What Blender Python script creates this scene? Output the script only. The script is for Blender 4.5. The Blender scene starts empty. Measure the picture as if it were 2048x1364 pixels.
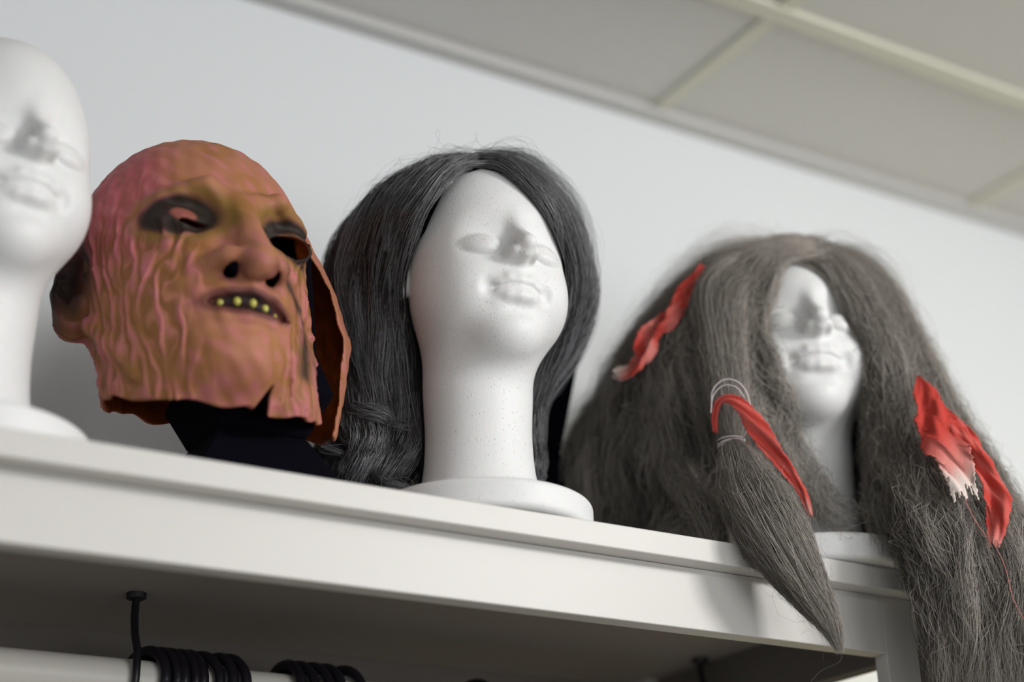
import bpy, math
import numpy as np
from mathutils import Matrix, Vector

# ------------------------------------------------------------------ camera, world, lights, exposure
S = bpy.context.scene
COL = S.collection
Z0 = 2.0                      # height of the shelf top above the floor (m)
F_PX = 3286.4
CAM = (-0.7204, -1.1238, Z0 - 0.4220)
YAW, PITCH, ROLL = 0.54891, 0.41147, -0.027297

cam_d = bpy.data.cameras.new('camera'); cam_o = bpy.data.objects.new('camera', cam_d); COL.objects.link(cam_o)
cam_d.sensor_width = 36.0; cam_d.lens = F_PX / 2048 * 36.0; cam_d.clip_start = 0.02
fw = np.array([math.sin(YAW)*math.cos(PITCH), math.cos(YAW)*math.cos(PITCH), math.sin(PITCH)])
rt = np.array([math.cos(YAW), -math.sin(YAW), 0.0]); up = np.cross(rt, fw)
c_, s_ = math.cos(ROLL), math.sin(ROLL)
r2 = c_*rt + s_*up; u2 = -s_*rt + c_*up
cam_o.matrix_world = Matrix(((r2[0], u2[0], -fw[0], CAM[0]), (r2[1], u2[1], -fw[1], CAM[1]), (r2[2], u2[2], -fw[2], CAM[2]), (0, 0, 0, 1)))
cam_d.dof.use_dof = True; cam_d.dof.focus_distance = 1.47; cam_d.dof.aperture_fstop = 1.8
S.camera = cam_o
S.view_settings.view_transform = 'Standard'; S.view_settings.look = 'None'
S.view_settings.gamma = 1.0; S.view_settings.use_curve_mapping = False
S.view_settings.exposure = -0.66

W = bpy.data.worlds.new('world'); S.world = W; W.use_nodes = True
W.node_tree.nodes['Background'].inputs[0].default_value = (0.9, 0.95, 1.0, 1); W.node_tree.nodes['Background'].inputs[1].default_value = 0.05

def area(name, loc, target, size, power, col=(1, 1, 1)):
    d = bpy.data.lights.new(name, 'AREA'); d.shape = 'RECTANGLE'; d.size, d.size_y = size; d.energy = power; d.color = col
    o = bpy.data.objects.new(name, d); COL.objects.link(o); o.location = loc
    o.rotation_euler = (Vector(target) - Vector(loc)).to_track_quat('-Z', 'Y').to_euler()
    return o
area('ceiling_light_key', (1.15, -1.95, 2.73), (0.25, -0.1, 2.05), (0.6, 0.6), 80, (1.0, 0.99, 0.975))
area('fill_light_far', (-1.3, -2.6, 2.75), (-1.3, -2.6, 0), (1.2, 0.6), 40, (0.97, 0.985, 1.0))  # added fill at ceiling height, no known fixture there
area('fill_light_side', (2.6, -1.2, 2.75), (2.6, -1.2, 0), (1.2, 0.6), 40, (0.97, 0.985, 1.0))  # second added fill, raises the bounce in the room

area('front_fill_light', (0.5, -3.4, 1.45), (0.1, 0.4, 2.0), (1.8, 1.1), 46, (0.98, 0.99, 1.0))  # soft frontal fill added behind the camera, not a real window

# ------------------------------------------------------------------ helpers
def tag(o, label=None, cat=None, group=None, kind=None):
    if label: o['label'] = label
    if cat: o['category'] = cat
    if group: o['group'] = group
    if kind: o['kind'] = kind
    return o

def empty(name, loc, label, cat, group=None, rz=0.0):
    o = bpy.data.objects.new(name, None); COL.objects.link(o); o.location = loc; o.rotation_euler = (0, 0, rz)
    o.empty_display_size = 0.02
    return tag(o, label, cat, group)

def mesh_np(name, V, Fc, mat=None, smooth=True, attrs=None, mats=None, midx=None):
    V = np.asarray(V, dtype=np.float32); Fc = np.asarray(Fc, dtype=np.int32)
    me = bpy.data.meshes.new(name); k = Fc.shape[1]
    me.vertices.add(len(V)); me.vertices.foreach_set('co', V.ravel())
    me.loops.add(Fc.size); me.loops.foreach_set('vertex_index', Fc.ravel())
    me.polygons.add(len(Fc)); me.polygons.foreach_set('loop_start', np.arange(len(Fc), dtype=np.int32)*k)
    me.polygons.foreach_set('use_smooth', np.full(len(Fc), smooth))
    for m in (mats or ([mat] if mat else [])): me.materials.append(m)
    if midx is not None: me.polygons.foreach_set('material_index', np.asarray(midx, dtype=np.int32))
    for n, a in (attrs or {}).items():
        a = np.asarray(a, dtype=np.float32)
        if a.ndim == 1:
            at = me.attributes.new(n, 'FLOAT', 'POINT'); at.data.foreach_set('value', a)
        else:
            at = me.attributes.new(n, 'FLOAT_COLOR', 'POINT'); at.data.foreach_set('color', np.c_[a[:, :3], np.ones(len(a))].astype(np.float32).ravel())
    me.update(calc_edges=True); me.validate()
    return me

def link(name, me, parent=None, loc=None):
    o = bpy.data.objects.new(name, me); COL.objects.link(o)
    if parent: o.parent = parent
    if loc is not None: o.location = loc
    return o

def box_vf(x0, x1, y0, y1, z0, z1):
    V = [(x, y, z) for x in (x0, x1) for y in (y0, y1) for z in (z0, z1)]
    F = [(0, 1, 3, 2), (4, 6, 7, 5), (0, 4, 5, 1), (2, 3, 7, 6), (0, 2, 6, 4), (1, 5, 7, 3)]
    return V, F

def box(name, x0, x1, y0, y1, z0, z1, mat, parent=None, bevel=0.0, seg=2):
    """box mesh, origin at its base centre"""
    cx, cy = (x0+x1)/2, (y0+y1)/2
    V, F = box_vf(x0-cx, x1-cx, y0-cy, y1-cy, 0, z1-z0)
    me = mesh_np(name, V, F, mat, smooth=False)
    base = Vector(parent.location) if parent else Vector((0, 0, 0))
    o = link(name, me, parent, Vector((cx, cy, z0)) - base)
    if bevel:
        m = o.modifiers.new('bevel', 'BEVEL'); m.width = bevel; m.segments = seg; m.limit_method = 'ANGLE'
        me.polygons.foreach_set('use_smooth', [True]*len(me.polygons))
        w = o.modifiers.new('wn', 'WEIGHTED_NORMAL'); w.keep_sharp = True
    return o

def tube_vf(P, R, n=12, caps=True):
    P = np.asarray(P, float); R = np.broadcast_to(np.asarray(R, float), (len(P),))
    T = np.gradient(P, axis=0); T /= np.linalg.norm(T, axis=1)[:, None] + 1e-12
    N = np.zeros_like(P); a = np.array([0, 0, 1.0]) if abs(T[0, 2]) < .9 else np.array([1.0, 0, 0])
    nrm = np.cross(T[0], a); nrm /= np.linalg.norm(nrm)
    for i in range(len(P)):
        nrm = nrm - T[i]*(nrm@T[i]); nrm /= np.linalg.norm(nrm); N[i] = nrm
    B = np.cross(T, N); th = np.arange(n)*2*np.pi/n
    V = (P[:, None] + R[:, None, None]*(np.cos(th)[None, :, None]*N[:, None] + np.sin(th)[None, :, None]*B[:, None])).reshape(-1, 3)
    F = []
    for i in range(len(P)-1):
        for j in range(n):
            k = (j+1) % n; F.append((i*n+j, i*n+k, (i+1)*n+k, (i+1)*n+j))
    if caps:
        V = np.vstack([V, P[0], P[-1]]); a0 = len(V)-2; a1 = len(V)-1; m = (len(P)-1)*n
        for j in range(n):
            k = (j+1) % n; F.append((a0, k, j, a0)); F.append((a1, m+j, m+k, a1))
    return V, F

def mesh_mixed(name, V, F, mat, smooth=True):
    me = bpy.data.meshes.new(name)
    F = [tuple(dict.fromkeys(f)) for f in F]
    me.from_pydata([tuple(v) for v in V], [], F); me.materials.append(mat)
    me.polygons.foreach_set('use_smooth', [smooth]*len(me.polygons)); me.update()
    return me

def tube(name, P, R, mat, parent=None, n=12):
    V, F = tube_vf(P, R, n); return link(name, mesh_mixed(name, V, F, mat), parent)

def lathe(name, prof, mat, parent=None, n=48, loc=None, smooth=True):
    V = []; F = []
    for r, z in prof:
        for j in range(n):
            t = 2*np.pi*j/n; V.append((r*np.cos(t), r*np.sin(t), z))
    for i in range(len(prof)-1):
        for j in range(n):
            k = (j+1) % n; F.append((i*n+j, i*n+k, (i+1)*n+k, (i+1)*n+j))
    F.append(tuple(range(n))[::-1]); F.append(tuple((len(prof)-1)*n+j for j in range(n)))
    return link(name, mesh_mixed(name, V, F, mat, smooth), parent, loc)

# ------------------------------------------------------------------ materials
def srgb(r, g, b):
    f = lambda c: (c/255/12.92) if c/255 <= 0.04045 else ((c/255+0.055)/1.055)**2.4
    return (f(r), f(g), f(b), 1)

def mat(name, col, rough=0.5, spec=0.5, bump=None, noise=None, metallic=0.0, sss=0.0):
    m = bpy.data.materials.new(name); m.use_nodes = True; nt = m.node_tree; b = nt.nodes['Principled BSDF']
    b.inputs['Base Color'].default_value = col; b.inputs['Roughness'].default_value = rough
    b.inputs['Specular IOR Level'].default_value = spec; b.inputs['Metallic'].default_value = metallic
    if sss: b.inputs['Subsurface Weight'].default_value = sss; b.inputs['Subsurface Scale'].default_value = 0.004
    tc = nt.nodes.new('ShaderNodeTexCoord')
    if noise:
        sc, amt = noise; n = nt.nodes.new('ShaderNodeTexNoise'); n.inputs['Scale'].default_value = sc; n.inputs['Detail'].default_value = 5
        nt.links.new(tc.outputs['Object'], n.inputs['Vector'])
        mx = nt.nodes.new('ShaderNodeMix'); mx.data_type = 'RGBA'
        mx.inputs[6].default_value = tuple(c*(1-amt) for c in col[:3])+(1,); mx.inputs[7].default_value = tuple(min(1, c*(1+amt)) for c in col[:3])+(1,)
        nt.links.new(n.outputs['Fac'], mx.inputs[0]); nt.links.new(mx.outputs[2], b.inputs['Base Color'])
    if bump:
        sc, st = bump; n = nt.nodes.new('ShaderNodeTexNoise'); n.inputs['Scale'].default_value = sc; n.inputs['Detail'].default_value = 4
        nt.links.new(tc.outputs['Object'], n.inputs['Vector'])
        bp = nt.nodes.new('ShaderNodeBump'); bp.inputs['Strength'].default_value = st; bp.inputs['Distance'].default_value = 0.001
        nt.links.new(n.outputs['Fac'], bp.inputs['Height']); nt.links.new(bp.outputs['Normal'], b.inputs['Normal'])
    return m

M_WALL = mat('wall_paint', srgb(228, 231, 234), 0.85, 0.2, bump=(260, 0.12), noise=(3, 0.015))
M_ROOM = mat('room_paint', srgb(200, 202, 203), 0.9, 0.2)
M_FLOOR = mat('floor_vinyl', srgb(150, 148, 144), 0.6, 0.3, noise=(6, 0.08))
M_TILE = mat('ceiling_tile', srgb(216, 215, 213), 0.95, 0.1, bump=(300, 0.3), noise=(40, 0.03))
M_TBAR = mat('ceiling_grid_metal', srgb(214, 213, 198), 0.5, 0.4)
M_ANGLE = mat('wall_angle_metal', srgb(200, 199, 198), 0.5, 0.4)
M_RACK = mat('white_lacquer', srgb(210, 207, 203), 0.42, 0.4, bump=(90, 0.04), noise=(8, 0.01))
M_PANEL = mat('dark_board', srgb(112, 107, 103), 0.7, 0.2)  # dark tone puts shade into the colour of the rear sheet
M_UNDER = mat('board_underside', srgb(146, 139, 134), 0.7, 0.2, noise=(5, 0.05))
M_BLACK = mat('black_metal', (0.008, 0.007, 0.012, 1), 0.35, 0.5)
M_BPLAST = mat('black_plastic', (0.010, 0.008, 0.014, 1), 0.38, 0.4)
M_CARD = mat('black_card', (0.0022, 0.0022, 0.005, 1), 0.9, 0.05)
M_RAIL = mat('cream_rail', srgb(244, 240, 232), 0.4, 0.4)
M_YELLOW = mat('pale_yellow_laminate', srgb(236, 212, 100), 0.5, 0.3, noise=(4, 0.03))

def foam_material():
    m = bpy.data.materials.new('white_polystyrene'); m.use_nodes = True; nt = m.node_tree; b = nt.nodes['Principled BSDF']
    b.inputs['Base Color'].default_value = srgb(230, 230, 230); b.inputs['Roughness'].default_value = 0.42
    b.inputs['Specular IOR Level'].default_value = 0.45
    b.inputs['Subsurface Weight'].default_value = 0.1; b.inputs['Subsurface Scale'].default_value = 0.004
    tc = nt.nodes.new('ShaderNodeTexCoord')
    v = nt.nodes.new('ShaderNodeTexVoronoi'); v.inputs['Scale'].default_value = 420; nt.links.new(tc.outputs['Object'], v.inputs['Vector'])
    v2 = nt.nodes.new('ShaderNodeTexVoronoi'); v2.inputs['Scale'].default_value = 330; nt.links.new(tc.outputs['Object'], v2.inputs['Vector'])
    # scattered shiny beads
    r = nt.nodes.new('ShaderNodeMapRange'); r.inputs[1].default_value = 0.06; r.inputs[2].default_value = 0.24; r.inputs[3].default_value = 1; r.inputs[4].default_value = 0
    nt.links.new(v2.outputs['Distance'], r.inputs[0])
    sep = nt.nodes.new('ShaderNodeSeparateColor'); nt.links.new(v2.outputs['Color'], sep.inputs[0])
    g = nt.nodes.new('ShaderNodeMath'); g.operation = 'GREATER_THAN'; g.inputs[1].default_value = 0.6; nt.links.new(sep.outputs[0], g.inputs[0])
    mu = nt.nodes.new('ShaderNodeMath'); mu.operation = 'MULTIPLY'; nt.links.new(r.outputs[0], mu.inputs[0]); nt.links.new(g.outputs[0], mu.inputs[1])
    ad = nt.nodes.new('ShaderNodeMath'); ad.operation = 'MULTIPLY_ADD'; ad.inputs[1].default_value = 1.3; nt.links.new(mu.outputs[0], ad.inputs[0])
    iv = nt.nodes.new('ShaderNodeMath'); iv.operation = 'MULTIPLY'; iv.inputs[1].default_value = -0.22; nt.links.new(v.outputs['Distance'], iv.inputs[0]); nt.links.new(iv.outputs[0], ad.inputs[2])
    bp = nt.nodes.new('ShaderNodeBump'); bp.inputs['Strength'].default_value = 0.6; bp.inputs['Distance'].default_value = 0.0008
    nt.links.new(ad.outputs[0], bp.inputs['Height']); nt.links.new(bp.outputs['Normal'], b.inputs['Normal'])
    ro = nt.nodes.new('ShaderNodeMapRange'); ro.inputs[3].default_value = 0.5; ro.inputs[4].default_value = 0.12; nt.links.new(mu.outputs[0], ro.inputs[0]); nt.links.new(ro.outputs[0], b.inputs['Roughness'])
    return m
M_FOAM = foam_material()

def hair_material(name, dark, light, rough, spec):
    m = bpy.data.materials.new(name); m.use_nodes = True; nt = m.node_tree; b = nt.nodes['Principled BSDF']
    a = nt.nodes.new('ShaderNodeAttribute'); a.attribute_name = 'tone'
    mx = nt.nodes.new('ShaderNodeMix'); mx.data_type = 'RGBA'; mx.inputs[6].default_value = dark; mx.inputs[7].default_value = light
    nt.links.new(a.outputs['Fac'], mx.inputs[0]); nt.links.new(mx.outputs[2], b.inputs['Base Color'])
    b.inputs['Roughness'].default_value = rough; b.inputs['Specular IOR Level'].default_value = spec
    return m
M_HAIR_C = hair_material('charcoal_fibre', srgb(7, 8, 10), srgb(128, 128, 132), 0.24, 1.0)
M_HAIR_R = hair_material('taupe_fibre', srgb(92, 87, 81), srgb(190, 182, 173), 0.6, 0.3)
M_CAP_C = mat('wig_base_charcoal', srgb(16, 16, 19), 0.7, 0.3)
M_CAP_R = mat('wig_base_taupe', srgb(84, 79, 74), 0.9, 0.1)

def paint_material(name, rough=0.55, spec=0.35, bump=0.3, scale=500, sss=0.0):
    m = bpy.data.materials.new(name); m.use_nodes = True; nt = m.node_tree; b = nt.nodes['Principled BSDF']
    a = nt.nodes.new('ShaderNodeAttribute'); a.attribute_name = 'paint'; nt.links.new(a.outputs['Color'], b.inputs['Base Color'])
    b.inputs['Roughness'].default_value = rough; b.inputs['Specular IOR Level'].default_value = spec
    if sss: b.inputs['Subsurface Weight'].default_value = sss; b.inputs['Subsurface Scale'].default_value = 0.003
    tc = nt.nodes.new('ShaderNodeTexCoord'); n = nt.nodes.new('ShaderNodeTexNoise'); n.inputs['Scale'].default_value = scale; n.inputs['Detail'].default_value = 3
    nt.links.new(tc.outputs['Object'], n.inputs['Vector'])
    bp = nt.nodes.new('ShaderNodeBump'); bp.inputs['Strength'].default_value = bump; bp.inputs['Distance'].default_value = 0.0008
    nt.links.new(n.outputs['Fac'], bp.inputs['Height']); nt.links.new(bp.outputs['Normal'], b.inputs['Normal'])
    return m
M_LATEX = paint_material('painted_latex', 0.6, 0.25, 0.25, 420)
M_RAG = paint_material('dyed_gauze', 0.9, 0.1, 0.6, 900)

# ------------------------------------------------------------------ room
def structure(name, *a, **k):
    o = box(name, *a, **k); o['kind'] = 'structure'; return o
WY = 0.48; CZ = Z0 + 0.7965
structure('wall_back', -3.0, 4.0, WY, WY+0.1, 0, CZ+0.1, M_WALL)
structure('floor', -3.0, 4.0, -3.6, WY, -0.05, 0.0, M_FLOOR)
structure('ceiling', -3.0, 4.0, -3.6, WY, CZ, CZ+0.1, M_TILE)
structure('wall_left', -3.1, -3.0, -3.6, WY, 0, CZ, M_ROOM)
structure('wall_right', 4.0, 4.1, -3.6, WY, 0, CZ, M_ROOM)
structure('wall_front', -3.0, 4.0, -3.7, -3.6, 0, CZ, M_ROOM)
# suspended ceiling: wall angle and grid bars
tn = 1
structure('trim_1', -3.0, 4.0, WY-0.026, WY-0.0005, CZ-0.014, CZ-0.0005, M_ANGLE, bevel=0.001)
GY = [WY-0.286-0.6*k for k in range(6)]
for gy in GY:
    tn += 1; structure('trim_%d' % tn, -3.0, 4.0, gy-0.014, gy+0.014, CZ-0.009, CZ-0.0005, M_TBAR, bevel=0.001)
for k in range(-5, 6):
    gx = 0.4985 + 0.606*k; y1 = WY-0.027
    tn += 1; structure('trim_%d' % tn, gx-0.012, gx+0.012, -3.6, y1, CZ-0.006, CZ-0.0004, M_ANGLE if 0 else M_TBAR, bevel=0.001)

# ------------------------------------------------------------------ clothes rack
rack = empty('clothes_rack', (-0.4, 0.25, 0), 'white lacquered clothes rack whose flat top carries the foam heads and wigs', 'clothes rack')
X_L, X_R = -1.35, 0.4429
box('top_board', X_L-0.01, X_R+0.012, 0.0, 0.462, Z0-0.022, Z0, M_RACK, rack, 0.0015)
box('front_rail', X_L+0.056, 0.3868, 0.02, 0.040, Z0-0.0785, Z0-0.0222, M_RACK, rack, 0.0012)
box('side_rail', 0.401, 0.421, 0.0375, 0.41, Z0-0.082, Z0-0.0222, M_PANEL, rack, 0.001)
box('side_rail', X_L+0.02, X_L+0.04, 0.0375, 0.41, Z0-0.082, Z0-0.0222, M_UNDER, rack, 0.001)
box('shade_backing', X_L+0.056, 0.400, 0.452, 0.460, 0.05, Z0-0.0222, M_PANEL, rack, 0.001)  # dark sheet added in place of the shaded wall under the shelf
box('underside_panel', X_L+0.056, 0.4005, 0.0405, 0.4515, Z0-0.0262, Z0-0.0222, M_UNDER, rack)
for x in (X_L, 0.387):
    for y0, y1 in ((0.02, 0.037), (0.41, 0.45)):
        box('leg', x, x+0.0559, y0, y1, 0.0, Z0-0.0222, M_RACK, rack, 0.0012)
YR = 0.30; ZR = Z0-0.1055; RR = 0.0185
o = tube('clothes_rail', [(x, YR-0.25, ZR) for x in np.linspace(X_L+0.055+0.4, 0.400+0.4, 12)], RR, M_RAIL, rack, 24)
tag(o, 'cream round clothes rail')
for xr in (-0.2567, 0.3922-0.012):
    br = empty('rail_bracket', (0, 0, 0), None, None); br.parent = rack; del_ = Vector((xr, YR, 0)) - Vector(rack.location); br.location = del_
    z1 = Z0-0.0222
    P = [(0, 0, z1-0.003), (0, 0, z1-0.010)] + [(-0.0035*t, -(RR+0.006)*math.sin(t*math.pi/2)*0.0 - 0.0245*t**2, z1-0.010-0.052*t) for t in np.linspace(0.1, 1, 6)]
    P += [(-0.0035, -0.0245*math.cos(a), ZR-0.0245*math.sin(a)) for a in np.linspace(0.05, math.pi-0.1, 14)]
    tube('rod', P, 0.0036, M_BLACK, br, 10)
    lathe('flange', [(0.0125, z1-0.0002), (0.0125, z1-0.002), (0.009, z1-0.0035), (0.009, z1-0.009), (0.0075, z1-0.010)][::-1], M_BLACK, br, 20)

# yellow cabinet beside the rack
cab = empty('yellow_cabinet', (1.0, 0.27, 0), 'pale yellow cabinet standing beyond the right end of the white rack', 'cabinet')
box('body', 0.60, 1.5, 0.10, 0.46, 0, Z0-0.055, M_YELLOW, cab, 0.003)
box('door', 0.605, 1.045, 0.082, 0.0995, 0.06, Z0-0.06, M_YELLOW, cab, 0.002)
box('door', 1.055, 1.495, 0.082, 0.0995, 0.06, Z0-0.06, M_YELLOW, cab, 0.002)

# ------------------------------------------------------------------ hangers
def hanger_parts(x, tilt, root):
    rm = RR+0.0085; P = [(0, 0.0, -rm-0.055), (0, 0.0, -rm-0.03), (0, 0.006, -rm-0.012)]
    P += [(0, rm*math.cos(a), rm*math.sin(a)) for a in np.linspace(-0.75, math.pi+0.25, 22)]
    tube('hook', P, 0.0052, M_BPLAST, root, 8)
    zz = -rm-0.055
    Q = [(0, -0.21, zz-0.075), (0, -0.20, zz-0.068), (0, -0.10, zz-0.03), (0, -0.03, zz-0.006), (0, 0, zz), (0, 0.03, zz-0.006), (0, 0.10, zz-0.03), (0, 0.13, zz-0.042), (0, 0.14, zz-0.05)]
    tube('shoulder', Q, [0.003, 0.005, 0.0065, 0.006, 0.0055, 0.006, 0.0065, 0.005, 0.003], M_BPLAST, root, 8)
    tube('bar', [(0, -0.205, zz-0.075), (0, 0.138, zz-0.052)], 0.0035, M_BPLAST, root, 8)
GH = {'a': 'hangers bunched beside the support rod', 'b': 'hangers bunched further along the rail'}
ORD = ['first', 'second', 'third', 'fourth', 'fifth', 'sixth', 'seventh', 'last']
hx = [(-0.2440, 'a', 24), (-0.2345, 'a', 27), (-0.2255, 'a', 22), (-0.2165, 'a', 25), (-0.2080, 'a', 21), (-0.1955, 'a', 30), (-0.1790, 'a', 20), (-0.1690, 'a', 27),
      (-0.1090, 'b', 12), (-0.0985, 'b', 20), (-0.0850, 'b', 25), (-0.0720, 'b', 23), (-0.0520, 'b', 28), (0.0950, 'c', 20)]
def hanger_label(i, g):
    if g == 'a': return 'black plastic hanger, %s from the thin support rod in the bunch beside it' % ORD[i]
    if g == 'b': return 'black plastic hanger, %s in the second bunch along the cream rail' % (ORD[i-8] if i < 12 else 'last')
    return 'black plastic hanger alone on the rail, its hook top barely showing below the middle head'
h0 = None
for i, (x, g, rz) in enumerate(hx):
    L, G = hanger_label(i, g), GH.get(g)
    if h0 is None:
        h0 = h = empty('clothes_hanger', (x, YR, ZR), L, 'hanger', G, math.radians(rz)); hanger_parts(x, 0, h)
    else:
        h = h0.copy(); COL.objects.link(h)
        for ch in list(h0.children):
            cc = ch.copy(); COL.objects.link(cc); cc.parent = h
        h.location = (x, YR, ZR); h.rotation_euler = (0, 0, math.radians(rz)); h['label'] = L
        if G: h['group'] = G
        elif 'group' in h: del h['group']

# ------------------------------------------------------------------ implicit surfaces (centimetres)
def smin(a, b, k):
    h = np.maximum(k-np.abs(a-b), 0)/k; return np.minimum(a, b)-h*h*k*0.25
def smax(a, b, k): return -smin(-a, -b, k)
def ell(x, y, z, c, r):
    px, py, pz = (x-c[0])/r[0], (y-c[1])/r[1], (z-c[2])/r[2]
    k0 = np.sqrt(px*px+py*py+pz*pz); k1 = np.sqrt((px/r[0])**2+(py/r[1])**2+(pz/r[2])**2)+1e-9
    return k0*(k0-1)/k1
def cap(x, y, z, a, b, ra, rb):
    a = np.array(a, float); b = np.array(b, float); d = b-a; L = d@d
    t = np.clip(((x-a[0])*d[0]+(y-a[1])*d[1]+(z-a[2])*d[2])/L, 0, 1)
    return np.sqrt((x-a[0]-t*d[0])**2+(y-a[1]-t*d[1])**2+(z-a[2]-t*d[2])**2)-(ra+(rb-ra)*t)
def sstep(v, a, b):
    t = np.clip((v-a)/(b-a), 0, 1); return t*t*(3-2*t)
def chain(x, y, z, pts, rs, k=0.15):
    d = None
    for i in range(len(pts)-1):
        e = cap(x, y, z, pts[i], pts[i+1], rs[i], rs[i+1]); d = e if d is None else smin(d, e, k)
    return d

def surface_nets(f, lo, hi, h, band=1.0):
    lo = np.array(lo, float); n = [int(np.ceil((hi[i]-lo[i])/h/4))*4+1 for i in range(3)]
    nc = [(k-1)//4 for k in n]; H = 4*h
    cx = [lo[i]+H*(np.arange(nc[i])+0.5) for i in range(3)]
    X, Y, Z = np.meshgrid(*cx, indexing='ij'); D = f(X, Y, Z)
    act = np.abs(D) < H*1.2*band+0.15
    act2 = act.copy()
    for ax in range(3):
        for s in (1, -1): act2 |= np.roll(act, s, ax)
    G = np.full(n, 1e3, np.float32)
    G[:-1, :-1, :-1] = np.repeat(np.repeat(np.repeat(np.where(D > 0, 1e3, -1e3), 4, 0), 4, 1), 4, 2)
    I = np.argwhere(act2); k = np.arange(5)
    off = np.stack(np.meshgrid(k, k, k, indexing='ij'), -1).reshape(-1, 3)
    for s in range(0, len(I), 20000):
        J = (I[s:s+20000, None]*4+off[None]).reshape(-1, 3)
        P = lo+J*h; G[J[:, 0], J[:, 1], J[:, 2]] = f(P[:, 0], P[:, 1], P[:, 2])
    sg = G < 0; c = [slice(0, -1), slice(1, None)]
    cnt = np.zeros([q-1 for q in n], np.int8)
    for a in (0, 1):
        for b in (0, 1):
            for d in (0, 1): cnt += sg[c[a], c[b], c[d]]
    cell = (cnt > 0) & (cnt < 8); C = np.argwhere(cell)
    idx = np.full(cell.shape, -1, np.int64); idx[C[:, 0], C[:, 1], C[:, 2]] = np.arange(len(C))
    acc = np.zeros((len(C), 3)); wt = np.zeros(len(C))
    cor = [(a, b, d) for a in (0, 1) for b in (0, 1) for d in (0, 1)]
    val = {q: G[C[:, 0]+q[0], C[:, 1]+q[1], C[:, 2]+q[2]] for q in cor}
    for q in cor:
        for ax in range(3):
            if q[ax] == 0:
                r = list(q); r[ax] = 1; r = tuple(r); v0, v1 = val[q], val[r]; m = (v0 < 0) != (v1 < 0)
                t = np.where(m, v0/(v0-v1+1e-12), 0); p = np.array(q, float)[None].repeat(len(C), 0); p[:, ax] = t
                acc[m] += p[m]; wt[m] += 1
    V = lo+(C+acc/wt[:, None])*h
    F = []
    for ax in range(3):
        s0 = [slice(None)]*3; s1 = [slice(None)]*3; s0[ax] = slice(0, -1); s1[ax] = slice(1, None)
        A, B = sg[tuple(s0)], sg[tuple(s1)]; E = np.argwhere(A != B); u, w = (ax+1) % 3, (ax+2) % 3
        E = E[(E[:, u] > 0) & (E[:, w] > 0)]
        ok = np.ones(len(E), bool)
        for q in (u, w): ok &= E[:, q] < cell.shape[q]
        E = E[ok]; q = []
        for du, dw in ((1, 1), (0, 1), (0, 0), (1, 0)):
            e = E.copy(); e[:, u] -= du; e[:, w] -= dw; q.append(idx[e[:, 0], e[:, 1], e[:, 2]])
        q = np.stack(q, 1); flip = ~A[E[:, 0], E[:, 1], E[:, 2]]; q[flip] = q[flip][:, ::-1]; F.append(q)
    F = np.vstack(F); F = F[(F >= 0).all(1)]
    def g(P):
        e = 0.03; d = np.stack([f(P[:, 0]+e*(i == 0), P[:, 1]+e*(i == 1), P[:, 2]+e*(i == 2))-f(P[:, 0]-e*(i == 0), P[:, 1]-e*(i == 1), P[:, 2]-e*(i == 2)) for i in range(3)], 1)/(2*e)
        return d
    for _ in range(2):
        d = f(V[:, 0], V[:, 1], V[:, 2]); gr = g(V); V = V-np.clip(d/np.maximum((gr**2).sum(1), 0.1), -h*.6, h*.6)[:, None]*gr
    return V, F

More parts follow.
